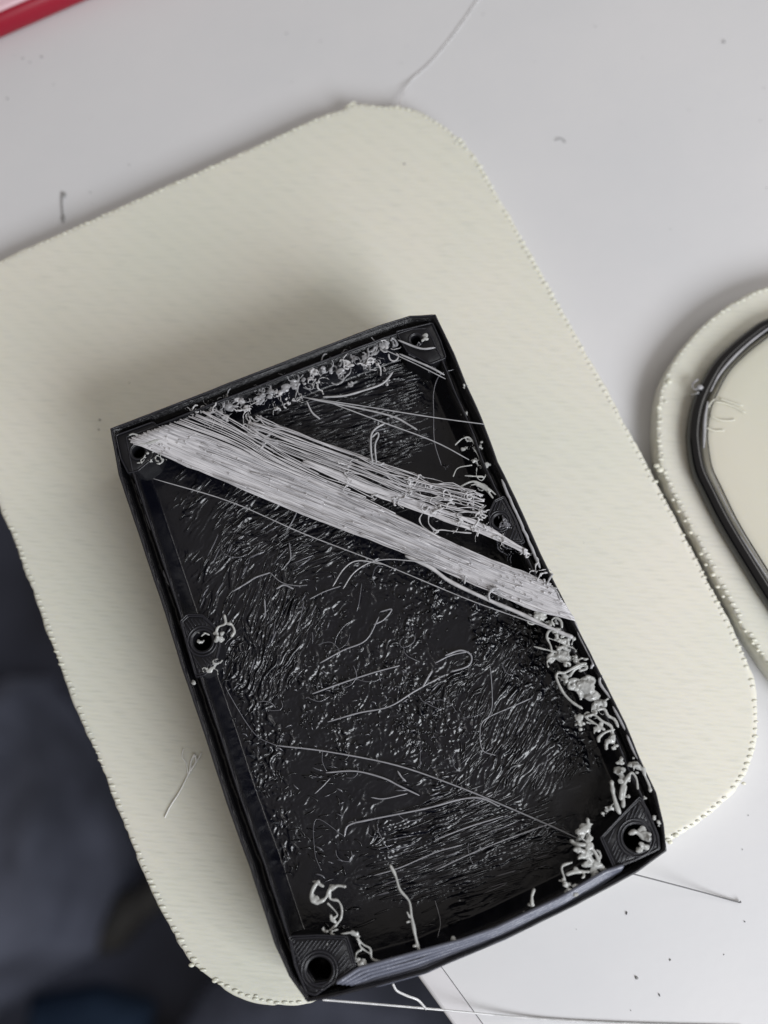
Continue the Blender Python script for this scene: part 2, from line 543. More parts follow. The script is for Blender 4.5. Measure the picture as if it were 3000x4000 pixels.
SEC = [(3000, 1118), (2897, 1163), (2807, 1217), (2716, 1294), (2649, 1375), (2599, 1452), (2572, 1520), (2558, 1610), (2556, 1723), (2566, 1810), (2598, 1895), (2644, 1985),
       (2722, 2130), (2812, 2300), (2890, 2446), (3000, 2615), (3180, 2830), (3380, 2990), (3650, 3080), (3950, 3040), (4250, 2900), (4450, 2650), (4480, 2350),
       (4350, 2050), (4150, 1650), (3980, 1330), (3750, 1130), (3500, 1060), (3250, 1065)]
sec_root, sec_loop = plate(SEC, 'cream printed plate at the right carrying a black ring, partly out of the picture', 3.0, .8)
m = MB()
for (x, y, r) in [(2613, 1491, .42), (2573, 1591, .36), (2600, 1568, .24), (2585, 1640, .16), (2581, 1700, .2), (2578, 1835, .42), (2565, 1820, .35), (2598, 1845, .25), (2590, 1780, .15),
                  (2628, 1952, .22), (2651, 1997, .22), (2675, 2035, .2), (2697, 2080, .26), (2738, 2163, .24), (2757, 2206, .2), (2785, 2245, .3), (2803, 2292, .25), (2824, 2330, .2),
                  (2890, 2428, .22), (2910, 2465, .2), (2940, 2512, .22), (2960, 2540, .22)]:
    m = MB(); m.blob(P(x, y, 3.0), (r, r*.75, r*.6), 9, 6, .12)
    m.build('plastic_blister', M_bead, sec_root)

RO = [(3000, 1240), (2920, 1289), (2843, 1353), (2784, 1416), (2734, 1502), (2703, 1579), (2687, 1669), (2689, 1746), (2707, 1841), (2744, 1922), (2806, 2045), (2891, 2188), (3000, 2361),
      (3120, 2520), (3300, 2680), (3600, 2780), (3900, 2720), (4100, 2500), (4150, 2200), (4020, 1850), (3850, 1500), (3650, 1280), (3420, 1180), (3200, 1180)]
RZ = 4.9
rl = resample(catmull(np.array([P(x, y, RZ-.6)[:2] for x, y in RO]), 8, True), 300)
m = MB()
prof = [(.2, 3.0), (.04, 3.3), (0, RZ-1.0), (.10, RZ-.5), (.40, RZ-.1), (.8, RZ), (1.15, RZ-.12), (1.32, RZ-.45), (1.38, RZ-1.0), (1.4, 3.0)]
m.loft([np.column_stack([offset_poly(rl, d), np.full(300, z)]) for d, z in prof])
ringo = m.build('black_ring', M_glossblack, sec_root)
# thin stepped inner lip of the ring and the pale raised panel inside it
for d0, z0, rr, mt in ((1.95, 4.35, .07, M_glossblack),):
    m = MB()
    lp = offset_poly(rl, d0)
    wob = vnoise(np.arange(300)/14.0, np.full(300, d0))*.22
    q = offset_poly(lp, 0.0)+np.column_stack([wob, wob*.4])
    m.ring(np.column_stack([q, np.full(300, z0)]), rr, 6)
    m.build('ring_lip', mt, sec_root)
m = MB()
lps = [np.column_stack([offset_poly(rl, d), np.full(300, z)]) for d, z in [(1.5, 3.0), (1.6, 3.9), (2.0, 4.15), (2.8, 4.25), (5.0, 4.3)]]
m.loft(lps, False, True)
m.build('raised_panel', M_cream2, sec_root)
m = MB()
for a in [[(2795, 1570), (2830, 1575), (2870, 1590), (2910, 1612)], [(2815, 1558), (2850, 1570), (2900, 1585)], [(2778, 1625), (2810, 1640), (2845, 1643), (2870, 1640)],
          [(2762, 1672), (2790, 1682), (2828, 1682)], [(2768, 1590), (2775, 1575), (2790, 1560)]]:
    m = MB(); m.tube(catmull([P(x, y, 4.4) for x, y in a], 5), .09, 5)
    m.build('stray_strand', M_bead, sec_root)
m = MB()
m.tube(catmull([P(2726, 1482, 4.2), P(2706, 1500, 4.4), P(2712, 1520, 4.6), P(2736, 1514, 4.9)], 5), .12, 6)
m.blob(P(2734, 1513, 4.9), (.4, .3, .25), 9, 6, .1)
m.tube(catmull([P(2700, 1541, 3.6), P(2715, 1540, 4.2), P(2726, 1533, 4.8)], 5), .16, 6)
m.build('ring_burr', M_clear, sec_root)

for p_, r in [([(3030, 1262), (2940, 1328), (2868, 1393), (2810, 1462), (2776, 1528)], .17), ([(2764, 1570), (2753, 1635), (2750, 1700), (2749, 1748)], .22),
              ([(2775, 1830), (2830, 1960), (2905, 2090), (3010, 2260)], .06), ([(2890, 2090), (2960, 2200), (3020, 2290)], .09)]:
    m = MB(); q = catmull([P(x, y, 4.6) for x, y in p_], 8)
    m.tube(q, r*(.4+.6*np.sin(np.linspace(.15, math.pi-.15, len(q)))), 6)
    m.build('ring_highlight', M_clear, sec_root)  # pale strips modelled in place of reflections on the glossy ring

# ------------------------------------------------------------------ red case at the top left
root = empty('red_case', None, label='glossy red plastic case edge in the top left corner of the desk', category='case')
a0 = P(-30, 178, 0)[:2]; a1 = P(400, -12, 0)[:2]
dr = (a1-a0)/np.linalg.norm(a1-a0); up_ = np.array([-dr[1], dr[0]])
if up_[1] < 0: up_ = -up_
uh = float(np.dot(P(0, 48, 3.4)[:2]-a0, up_))
prof = [(0.5, .1), (.1, .5), (0, 1.2), (0, 2.0), (uh*.35, 2.8), (uh*.8, 3.25), (uh, 3.3), (40, 3.3), (40, .1)]
m = MB()
Aa, Bb = a0-dr*60, a0+dr*80
m.loft([np.array([np.append(Aa+up_*u, z) for u, z in prof]), np.array([np.append(Bb+up_*u, z) for u, z in prof])], True, True)
m.build('case_body', M_red, root)
m = MB()
prof = [(uh+.1, 3.2), (uh+.15, 3.6), (uh+.5, 3.85), (39, 4.2), (39.5, 3.2)]
m.loft([np.array([np.append(Aa+up_*u, z) for u, z in prof]), np.array([np.append(Bb+up_*u, z) for u, z in prof])], True, True)
m.build('case_highlight', mat_plain('painted_pink_highlight', (.62, .42, .46), .25, .5), root)  # pale pink top piece imitates the highlight along the red case

# ------------------------------------------------------------------ the black shell
shell = empty('black_shell', None, label='black printed open shell with screw bosses, full of stray strands, on the cream plate', category='enclosure')
OUT = [(428, 1672), (675, 1578), (892, 1493), (1250, 1355), (1480, 1268), (1600, 1231), (1703, 1226), (1778, 1383), (1821, 1492), (1887, 1638), (1946, 1801), (2021, 1952),
       (2113, 2158), (2162, 2261), (2243, 2420), (2314, 2560), (2447, 2827), (2506, 2971), (2566, 3096), (2596, 3220), (2608, 3325), (2484, 3413), (2332, 3495),
       (2248, 3539), (1974, 3672), (1739, 3770), (1665, 3803), (1472, 3856), (1270, 3904), (1200, 3916), (1128, 3815), (1070, 3685), (976, 3396), (882, 3135),
       (803, 2889), (705, 2600), (651, 2422), (570, 2178), (461, 1853)]
ow = np.array([R(x, y)[:2] for x, y in OUT])
SUBD = 8
def dense(poly):
    out = []
    n = len(poly)
    for i in range(n):
        for q in range(SUBD):
            out.append(poly[i]+(poly[(i+1) % n]-poly[i])*q/SUBD)
    return np.array(out)
def BL(d, dz=None, zabs=None):
    q = dense(offset_poly(ow, d))
    z = rim_z(q[:, 1])+dz if dz is not None else np.full(len(q), zabs)
    if dz is not None: z = z+vnoise(q[:, 0]/1.7+d, q[:, 1]/1.7)*.05
    q = q+np.column_stack([vnoise(q[:, 0]/1.3+d*.3, q[:, 1]/1.3), vnoise(q[:, 0]/1.3+40, q[:, 1]/1.3+d*.3)])*.018
    return np.column_stack([q, z])
LIPW, GRO, INL = .38, 1.22, 1.58
m = MB()
m.loft([BL(.6, zabs=PT+.06), BL(.15, zabs=PT+.6), BL(0.05, dz=-5), BL(-.02, dz=-.35), BL(.06, dz=-.05), BL(LIPW-.08, dz=0), BL(LIPW, dz=-.12), BL(LIPW+.05, dz=-2.2),
        BL(GRO-.1, dz=-2.3), BL(GRO, dz=-.35), BL(GRO+.1, dz=-.18), BL(INL-.12, dz=-.15), BL(INL, dz=-.35), BL(INL+.02, dz=-3.0), BL(INL+.05, dz=-6.5)], True, False)
m.build('outer_wall', M_side, shell)
# thin bright edge lines printed on top of the inner lip
m = MB()
q = BL((GRO+INL)/2, dz=-.15); m.ring(q, .09, 5)
q = BL(LIPW*.45, dz=.02); m.ring(q, .10, 5)
m.build('rim_lines', M_ridge, shell, kind='stuff')

# bottom side: the wall bows outward and shows its stacked layers
def lerp_poly(pts, t):
    pts = np.asarray(pts, float)
    s = np.concatenate([[0], np.cumsum(np.linalg.norm(np.diff(pts, axis=0), axis=1))]); s /= s[-1]
    return np.array([np.interp(t, s, pts[:, 0]), np.interp(t, s, pts[:, 1])])
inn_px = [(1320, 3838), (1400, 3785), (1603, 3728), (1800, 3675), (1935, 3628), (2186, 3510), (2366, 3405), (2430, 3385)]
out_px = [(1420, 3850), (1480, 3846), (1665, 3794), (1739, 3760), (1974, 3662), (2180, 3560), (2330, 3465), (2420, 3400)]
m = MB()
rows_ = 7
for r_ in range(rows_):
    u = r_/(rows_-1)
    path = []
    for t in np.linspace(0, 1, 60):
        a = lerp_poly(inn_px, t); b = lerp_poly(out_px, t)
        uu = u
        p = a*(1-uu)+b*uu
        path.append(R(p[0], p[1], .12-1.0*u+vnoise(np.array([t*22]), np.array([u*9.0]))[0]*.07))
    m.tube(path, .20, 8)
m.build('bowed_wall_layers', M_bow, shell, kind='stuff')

# inside: a floor with a wide fillet, rising to the walls
CTRL = [  # px, py, angle (deg, rising right), disorder, density
 (1000, 1750, 15, .08, .9), (1300, 1650, 17, .08, .95), (1500, 1560, 17, .1, .9), (1500, 1760, 16, .1, .8), (1250, 1850, 20, .08, .95), (1400, 1900, 22, .1, .7), (900, 1680, 14, .1, .6),
 (1700, 1560, 60, .9, .25), (1750, 1780, 60, .9, .10), (1850, 1950, 60, .9, .10), (1620, 1880, 60, .9, .12), (1850, 1600, 60, 1, .25),
 (640, 1950, 45, .4, .12), (800, 2020, 50, .3, .6), (980, 2080, 30, .25, .9), (1230, 2140, 25, .3, .95), (1450, 2210, 30, .9, .6),
 (720, 2200, 65, .3, .25), (850, 2250, 66, .25, .75), (850, 2400, 68, .25, .9), (1000, 2330, 70, .2, 1), (1000, 2600, 72, .2, 1), (1150, 2480, 70, .3, 1), (900, 2550, 70, .5, .9),
 (1300, 2330, 60, .7, .7), (1500, 2330, 40, 1, .45), (1700, 2350, 30, 1, .8), (1900, 2450, 20, 1, .9), (2050, 2580, 30, 1, .9), (1790, 2470, 0, 1, .2),
 (1400, 2700, 35, .8, .8), (1300, 2560, 50, .9, .6), (1600, 2600, 35, .8, .8), (1180, 2850, 70, 1, .5), (1450, 2900, 80, 1, .9), (1700, 2850, 50, .8, 1), (1800, 2650, 50, .4, .8),
 (1950, 2720, 62, .12, .9), (2060, 2850, 60, .15, .95), (1900, 3000, 55, .3, .8), (2130, 3000, 55, .25, .6), (2200, 2720, 30, 1, .9), (2290, 2900, 30, 1, .7), (1990, 2580, 60, .2, .8),
 (2230, 3180, 0, .5, .05), (2350, 3080, 0, .6, .05), (640, 2150, 60, .5, .05), (700, 2330, 60, .5, .06), (760, 2640, 70, .8, .15),
 (880, 2780, 80, .7, .5), (980, 2950, 75, .7, .75), (1060, 3150, 80, .7, .75), (1080, 3400, 80, .7, .5), (960, 3200, 80, .7, .3),
 (1250, 3050, 170, .5, .3), (1400, 3150, 0, .8, .6), (1300, 3300, 170, .6, .4), (1500, 3080, 10, .4, .3), (1200, 3200, 170, .5, .3),
 (1600, 3260, 17, .15, .8), (1800, 3230, 20, .12, 1), (1700, 3400, 18, .1, 1), (2000, 3300, 18, .12, .95), (1500, 3420, 15, .12, .8), (1850, 3480, 17, .1, .7), (2150, 3250, 18, .2, .5),
 (1300, 3550, 0, .5, .08), (1700, 3640, 17, .3, .05), (1200, 3470, 0, .5, .08), (2200, 3420, 0, .5, .04), (2000, 3520, 17, .2, .15), (1450, 3620, 17, .2, .05)]
CT = np.array(CTRL, float)
def field(px, py, power=3.0):
    dx = px[:, None]-CT[None, :, 0]; dy = py[:, None]-CT[None, :, 1]
    w_ = 1/((dx*dx+dy*dy)/1e4+.05)**power
    w_ /= w_.sum(1)[:, None]
    a2 = np.radians(CT[:, 2])*2
    ang = np.arctan2(w_@np.sin(a2), w_@np.cos(a2))/2
    return ang, w_@CT[:, 3], w_@CT[:, 4]

DEPTH = 4.6
def floor_z(pts, d):
    u = np.clip((d-INL+.25)/1.15, 0, 1)
    prof_ = 1-(1-u)**1.35
    return rim_z(pts[:, 1])-1.2-(DEPTH-1.2)*prof_

step = .095
lo_, hi_ = ow.min(0), ow.max(0)
xs = np.arange(lo_[0], hi_[0], step); ys = np.arange(lo_[1], hi_[1], step)
X, Y = np.meshgrid(xs, ys)
pts = np.stack([X.ravel(), Y.ravel()], 1)
inn = offset_poly(ow, INL-.35)
din = inside_dist(ow, pts)
z = floor_z(pts, din)
fx, fy = px_of(np.column_stack([pts, z]))
ang, dis, den = field(fx, fy, 5.0)
cx, sx = np.cos(ang), np.sin(ang)
perp = -pts[:, 0]*sx+pts[:, 1]*cx; along = pts[:, 0]*cx+pts[:, 1]*sx
def streaks(p0, an, di, cell, K, st, curl_amp):
    """white noise smeared along the print direction, so that ridges follow it; where the print is disordered they curl"""
    acc = np.zeros(len(p0))
    wsum = 0
    for sg in (1, -1):
        p = p0.copy(); a_ = an.copy()
        for k_ in range(K):
            c_ = a_+curl_amp*di*vnoise(p[:, 0]/.9+31, p[:, 1]/.9+5)
            p = p+sg*st*np.stack([np.cos(c_), np.sin(c_)], 1)
            wt = 1-k_/K
            acc += wt*vnoise(p[:, 0]/cell, p[:, 1]/cell); wsum += wt
    return acc/wsum
live = din > INL-.5
ss = np.zeros(len(pts)); s2 = np.zeros(len(pts))
ss[live] = streaks(pts[live], ang[live], dis[live], .165, 13, .12, 3.2)
s2[live] = streaks(pts[live], ang[live], dis[live], .27, 5, .13, 4.5)
ss /= ss[live].std(); s2 /= s2[live].std()
mod = np.clip(.75+.9*vnoise(pts[:, 0]/2.4+3, pts[:, 1]/2.4), .42, 1.35)
fade = np.clip((din-INL-.4)/1.2, 0, 1)
ridge = (np.clip(ss, -.9, 2.6)*.105*(1-.3*dis)+np.clip(s2+.1, 0, 2.2)*.15*dis)*np.clip(den*1.2, .09, 1)*mod*fade
rough = vnoise(pts[:, 0]/.9+7, pts[:, 1]/.9)*.03
z = z+ridge+rough
keep = din > INL-.4
for hx_, hy_, hr_ in [(1247, 3790, 1.10), (2484, 3272, 1.15), (540, 1764, .60), (1624, 1328, .48), (790, 2504, .88), (1952, 2036, .58)]:
    keep &= np.linalg.norm(pts-R(hx_, hy_, -.12)[:2], axis=1) > hr_+.25
keep = keep.reshape(X.shape)
idx = -np.ones(X.size, int)
kf = keep.ravel(); idx[kf] = np.arange(kf.sum())
ny, nx = X.shape
F = []
kk = keep[:-1, :-1] & keep[1:, :-1] & keep[:-1, 1:] & keep[1:, 1:]
jj, ii = np.nonzero(kk)
a = jj*nx+ii
quads = np.stack([idx[a], idx[a+1], idx[a+nx+1], idx[a+nx]], 1)
m = MB(); m.v = [np.column_stack([pts, z])[kf]]; m.f = quads.tolist(); m.n = int(kf.sum())
m.build('inner_floor', M_inner, shell)

def on_floor(px, py, off=0.0):
    """points on the inner floor seen at photo pixels"""
    px = np.atleast_1d(np.asarray(px, float)); py = np.atleast_1d(np.asarray(py, float))
    zz = np.full(len(px), 8.0); out = None
    for _ in range(6):
        out = np.array([P(x, y, q) for x, y, q in zip(px, py, zz)])
        zz = floor_z(out[:, :2], inside_dist(ow, out[:, :2]))+off
    out[:, 2] = zz
    return out

# black hairs lying over the floor, drawn out along the print direction
NH = 6000
cand = np.column_stack([RNG.uniform(lo_[0], hi_[0], NH*3), RNG.uniform(lo_[1], hi_[1], NH*3)])
dc = inside_dist(ow, cand); cand = cand[dc > 2.6]; dc = dc[dc > 2.6]
zc = floor_z(cand, dc)
hx, hy = px_of(np.column_stack([cand, zc]))
ha, hd, hn = field(hx, hy, 5.0)
patch = .65+.7*vnoise(cand[:, 0]/2.6+3, cand[:, 1]/2.6)
keep = RNG.random(len(cand)) < hn*patch
cand, zc, ha, hd, hn = cand[keep][:NH], zc[keep][:NH], ha[keep][:NH], hd[keep][:NH], hn[keep][:NH]
mA, mG, mD = MB(), MB(), MB()
for (x, y), z0, an, di, de in zip(cand, zc, ha, hd, hn):
    if di > .6 and RNG.random() < .30:
        rr = RNG.uniform(.07, .15)
        mD.blob((x, y, z0+rr*.6), (rr, rr, rr*RNG.uniform(.8, 1.8)), 6, 4)
        continue
    L = RNG.uniform(.5, 1.0)*(2.6-2.0*min(1, di*1.15))
    if di < .35: L *= 1.9 if RNG.random() < .35 else 1.15
    n = 5 if L > 1 else 4
    if di < .5:      # sits on one of the parallel extrusion lines
        pz = -x*math.sin(an)+y*math.cos(an); dp = round(pz/.40)*.40-pz+RNG.normal(0, .03)
        x -= math.sin(an)*dp; y += math.cos(an)*dp
    th = an+RNG.normal(0, .025+di*di*1.2)
    curv = RNG.normal(0, .03+di*di*1.9)/max(L, .5)
    r = RNG.uniform(.040, .095)*(1.1 if di < .3 else 1)
    p = np.zeros((n, 3)); p[0] = (x, y, 0)
    for q in range(1, n):
        th += curv*L/(n-1)
        p[q, :2] = p[q-1, :2]+np.array([math.cos(th), math.sin(th)])*L/(n-1)
    arch = np.sin(np.linspace(0, math.pi, n))*RNG.uniform(0, .10+.22*di)
    p[:, 2] = z0+.03+arch
    rad = r*np.array([.5]+[1]*(n-2)+[.5])
    (mG if RNG.random() < (.07 if di < .5 else .20) else mA).tube(p, rad, 4, False)
mA.build('black_floor_hair', M_hair, shell, kind='stuff')
mG.build('smoky_floor_hair', M_hairg, shell, kind='stuff')
mD.build('floor_droplets', M_hair, shell, kind='stuff')

# ------------------------------------------------------------------ screw bosses
def boss(poly_px, hole_px, hr, dz=-.12, hatch=30, deep=7.0, ridges=(.97, .88), circ=(.22, .50), rot=.9):
    poly = np.array([R(x, y, dz)[:2] for x, y in poly_px]); c = R(*hole_px, dz)[:2]
    n = 96
    ang_ = np.arange(n)*2*math.pi/n
    outp = []
    for t in ang_:
        d = np.array([math.cos(t), math.sin(t)]); best = 1e9
        for i in range(len(poly)):
            p, q = poly[i], poly[(i+1) % len(poly)]
            e = q-p; den_ = d[0]*e[1]-d[1]*e[0]
            if abs(den_) < 1e-9: continue
            s_ = ((p-c)[0]*e[1]-(p-c)[1]*e[0])/den_
            u_ = ((p-c)[0]*d[1]-(p-c)[1]*d[0])/den_
            if s_ > 0 and -1e-6 <= u_ <= 1+1e-6: best = min(best, s_)
        outp.append(c+d*min(best, 9))
    outp = np.array(outp)
    circp = c+np.stack([np.cos(ang_), np.sin(ang_)], 1)*hr
    zf = lambda q, o: rim_z(q[:, 1])+dz+o
    L = lambda q, o: np.column_stack([q, zf(q, o)])
    m = MB()
    m.loft([L(outp, -7.2), L(outp, -.08), L(outp*.97+circp*.03, 0), L(circp*.96+outp*.04, 0), L(circp, -.1), L(circp, -deep)], False, True)
    b = m.build('screw_boss', M_shell, shell)
    m = MB()
    for s_ in ridges: m.ring(L(circp+(outp-circp)*s_, .02), .085, 5)
    for o_ in circ:
        rr = c+(circp-c)*(1+o_/hr)
        ok = np.linalg.norm(outp-c, axis=1) > hr+o_+.1
        if ok.all(): m.ring(L(rr, .03), .10, 5)
        else:
            run = []
            for i_ in list(range(n))+[0]:
                if ok[i_]: run.append(i_)
                elif len(run) > 2: m.tube(L(rr[run], .03), .10, 5); run = []
                else: run = []
            if len(run) > 2: m.tube(L(rr[run], .03), .10, 5)
    # slanted infill between the outline and the rings round the hole
    d = np.array([math.cos(rot), math.sin(rot)]); nrm = np.array([-d[1], d[0]])
    for k_ in (np.arange(-6, 6, .30) if hatch else []):
        run = []
        for s_ in np.arange(-6, 6, .12):
            q = c+nrm*k_+d*s_
            t = math.atan2(*(q-c)[::-1]) % (2*math.pi)
            i_ = int(t/(2*math.pi)*n) % n
            R0 = np.linalg.norm(outp[i_]-c); r0 = np.linalg.norm(q-c)
            if hr+max(circ)+.12 < r0 < R0*.86: run.append(q)
            else:
                if len(run) > 3 and RNG.random() < .92:
                    qq = np.array(run); m.tube(L(qq+RNG.normal(0, .012, qq.shape), .0), .085, 4)
                run = []
    if m.n: m.build('boss_ridges', M_ridge, b, kind='stuff')
    return b

boss([(1125, 3655), (1240, 3650), (1357, 3655), (1372, 3700), (1392, 3770), (1308, 3835), (1231, 3890), (1195, 3880), (1150, 3770)], (1247, 3790), 1.10, rot=.9)
boss([(2499, 3108), (2420, 3190), (2342, 3273), (2370, 3333), (2397, 3395), (2480, 3362), (2578, 3316), (2572, 3262), (2530, 3160)], (2484, 3272), 1.15, rot=1.1)
boss([(450, 1700), (600, 1645), (640, 1690), (600, 1790), (540, 1840), (500, 1850), (470, 1790)], (540, 1764), .60, rot=.3, circ=(.2,), hatch=0, ridges=(.97,))
boss([(1545, 1295), (1690, 1260), (1722, 1330), (1745, 1400), (1680, 1425), (1590, 1375)], (1624, 1328), .48, rot=.3, circ=(.2,), hatch=0, ridges=(.97,))
boss([(703, 2425), (730, 2398), (790, 2400), (845, 2450), (862, 2520), (845, 2590), (800, 2640), (765, 2648), (735, 2540)], (790, 2504), .88, rot=2.2)
boss([(1968, 1935), (1931, 1953), (1908, 2003), (1913, 2054), (1953, 2097), (2007, 2124), (2052, 2124), (2020, 2040)], (1952, 2036), .58, rot=1.2, circ=(.2, .42))

# ------------------------------------------------------------------ pale strands and blobs fused to the shell
def strand(pxs, r, off=.15, mat=None, name='stray_strand', floor=False, per=6, wob=0.0, sides=6, taper=True):
    pxs = catmull(np.array(pxs, float), per)
    if wob: pxs = pxs+np.column_stack([vnoise(np.arange(len(pxs))*.7, np.full(len(pxs), pxs[0, 0]*.13)), vnoise(np.arange(len(pxs))*.7, np.full(len(pxs), pxs[0, 1]*.17))])*wob
    if floor: p = on_floor(pxs[:, 0], pxs[:, 1], off+r)
    else: p = np.array([R(x, y, off) for x, y in pxs])
    m = MB()
    rr = np.full(len(p), r)
    rr *= 1+.18*vnoise(np.arange(len(p))*.9, np.full(len(p), pxs[0, 0]*.31))
    if taper: rr[0] *= .6; rr[-1] *= .5
    m.tube(p, rr, sides)
    return m.build(name, mat or M_clear, shell)

# the broad band of fused strands: stations (lower edge, upper edge)
BAND = [((512, 1722), (640, 1668)), ((700, 1806), (780, 1700)), ((892, 1886), (950, 1760)), ((1250, 2030), (1275, 1882)), ((1500, 2128), (1525, 2002)), ((1700, 2212), (1720, 2098)),
        ((1900, 2302), (1915, 2185)), ((2080, 2378), (2060, 2242)), ((2243, 2420), (2150, 2285))]
BAND = np.array(BAND, float)
def band_path(t, stations, amp, seed, off0, per=5):
    q = stations[:, 0]*(1-t)+stations[:, 1]*t
    q = catmull(q, per)
    k_ = np.arange(len(q))
    q = q+np.column_stack([vnoise(k_*.35, np.full(len(q), seed*7.3)), vnoise(k_*.35+50, np.full(len(q), seed*3.1))])*amp
    return q
m = MB()
NB = 430
for i in range(NB):
    t = (i+.5)/NB
    if i % 2: t = RNG.random()
    if t > .7 and RNG.random() < .5: continue
    q = band_path(t, BAND, 5.0, i, 0)
    if RNG.random() < .35:     # some strands run only part of the way
        a_, b_ = sorted(RNG.integers(0, len(q), 2))
        if b_-a_ > 8: q = q[a_:b_]
    q[0] += RNG.normal(0, 4, 2)
    sagg = -.5*np.sin(np.linspace(0, math.pi, len(q)))
    zz = (.06 if t < .7 else .15)+RNG.uniform(-.10, .08)
    p = np.array([R(x, y, zz+s_) for (x, y), s_ in zip(q, sagg)])
    m.tube(p, RNG.uniform(.035, .075)*(1+.15*vnoise(np.arange(len(p))*.8, np.full(len(p), i*1.7))), 5)
for i in range(180):           # tiny glassy nodules caught on the band
    t = RNG.random(); u = RNG.random()*(len(BAND)-1.01)
    j = int(u); fr = u-j
    a_ = BAND[j]*(1-fr)+BAND[j+1]*fr
    q = a_[0]*(1-t)+a_[1]*t
    p = R(q[0], q[1], .35-.5*math.sin(math.pi*u/8)); rr = RNG.uniform(.03, .085)
    m.blob(p, (rr*1.4, rr, rr), 6, 4)
core = []
NT = 26
for t in np.linspace(.02, .80, NT):
    q = catmull(BAND[:, 0]*(1-t)+BAND[:, 1]*t, 6)[2:-2]
    k_ = np.arange(len(q)); sg = -.5*np.sin(np.linspace(0, math.pi, len(q)))
    core.append(np.array([R(x, y, .125+s_+.035*math.sin(t*90)) for (x, y), s_ in zip(q, sg)]))
core = np.array(core); nl = core.shape[1]
upv = core.reshape(-1, 3); dnv = upv-np.array([0, 0, .22])
fc = []
T0 = NT*nl
for a_ in range(NT-1):
    for b_ in range(nl-1):
        i0 = a_*nl+b_
        fc.append((i0, i0+1, i0+nl+1, i0+nl)); fc.append((T0+i0, T0+i0+nl, T0+i0+nl+1, T0+i0+1))
for b_ in range(nl-1):
    fc.append((b_, T0+b_, T0+b_+1, b_+1)); i0 = (NT-1)*nl+b_
    fc.append((i0, i0+1, T0+i0+1, T0+i0))
m.add(np.vstack([upv, dnv]), fc)
m.build('fused_strand_band', M_fib, shell, kind='stuff', label='broad pale band of fused strands stretched across the shell')

# fan from the band's upper left end and the looser bundle above it
m = MB()
FAN = np.array([((640, 1665), (830, 1595)), ((900, 1755), (960, 1670)), ((1050, 1825), (1100, 1765)), ((1250, 1905), (1290, 1858)), ((1400, 1965), (1440, 1925)), ((1560, 2030), (1590, 2005))], float)
for i in range(24):
    t = RNG.random()**1.1
    q = band_path(t, FAN, 5, 300+i, 0)
    e = RNG.integers(len(q)//2, len(q)); q = q[:e]
    p = np.array([R(x, y, .25+RNG.uniform(-.02, .02)-.4*k_/len(q)) for k_, (x, y) in enumerate(q)])
    m.tube(p, RNG.uniform(.028, .065), 5)
m.build('strand_fan', M_fib, shell, kind='stuff')
m = MB()
UP = np.array([((960, 1700), (1000, 1630)), ((1100, 1760), (1120, 1680)), ((1400, 1880), (1420, 1785)), ((1600, 1960), (1620, 1865)), ((1750, 2010), (1770, 1895)), ((1895, 2025), (1880, 1930))], float)
for i in range(27):
    t = RNG.beta(.75, .75)
    q = band_path(t, UP, 13, 500+i, 0)
    a_ = 0 if i < 26 else RNG.integers(8, 16)
    q = q[a_:]
    if RNG.random() < .3: q = q[:len(q)-RNG.integers(2, 6)]
    zz = RNG.uniform(-.3, .3)
    p = np.array([R(x, y, zz) for x, y in q])
    m.tube(p, RNG.uniform(.028, .07), 5)
LOWB = np.array([((1180, 1810), (1200, 1795)), ((1400, 1908), (1410, 1885)), ((1530, 1958), (1545, 1930)), ((1780, 2052), (1790, 2010)), ((1906, 2095), (1910, 2060)), ((2064, 2168), (2056, 2148))], float)
for i in range(20):
    q = band_path(RNG.random(), LOWB, 6, 700+i, 0)
    p = np.array([R(x, y, RNG.uniform(-.02, .02)) for x, y in q])
    m.tube(p, RNG.uniform(.05, .10), 5)
m.build('loose_strand_bundle', M_fib, shell, kind='stuff', label='looser bundle of tangled pale strands above the broad band')

# thick drawn strands, each its own part
strand([(1585, 2172), (1680, 2215), (1760, 2272), (1912, 2345), (2030, 2395), (2120, 2440), (2190, 2470), (2240, 2492)], .20, 0, M_white, 'thick_strand')
for pts_, r in [
    ([(1176, 1551), (1404, 1584), (1588, 1614), (1740, 1637), (1892, 1657)], .055),
    ([(1208, 1557), (1404, 1595), (1534, 1627), (1590, 1655), (1629, 1679)], .095),
    ([(1290, 1573), (1480, 1644), (1697, 1725), (1832, 1796)], .06),
    ([(1263, 1551), (1344, 1546), (1425, 1524), (1496, 1497), (1534, 1454)], .10),
    ([(1198, 1568), (1219, 1611), (1249, 1636)], .09),
    ([(1501, 1655), (1470, 1672), (1450, 1700), (1449, 1760), (1456, 1812)], .10),
    ([(1453, 1708), (1474, 1690), (1478, 1705), (1465, 1740), (1470, 1812)], .09),
    ([(1500, 1808), (1480, 1815), (1440, 1800)], .10),
    ([(600, 1870), (900, 1960), (1180, 2082), (1500, 2205), (1800, 2330), (1960, 2390), (2140, 2452)], .05),
    ([(1500, 2205), (1400, 2190), (1345, 2220), (1300, 2290)], .06),
    ([(1700, 2200), (1600, 2190), (1510, 2185), (1440, 2200), (1380, 2240), (1340, 2300)], .055),
    ([(1556, 1329), (1642, 1361), (1700, 1358)], .10),
    ([(1561, 1383), (1620, 1408), (1686, 1437), (1735, 1464)], .10),
    ([(1500, 1365), (1620, 1420), (1740, 1480)], .05),
    ([(1912, 2310), (1925, 2300), (1950, 2298)], .12),
    ([(1912, 2345), (1910, 2320), (1930, 2303), (1960, 2320)], .11),
    ([(2135, 2285), (2150, 2255), (2160, 2242)], .10),
    ([(2150, 2290), (2175, 2310), (2190, 2345)], .08),
    ([(1816, 2250), (1815, 2280)], .10),
    ]:
    strand(pts_, r, .25, M_clear)
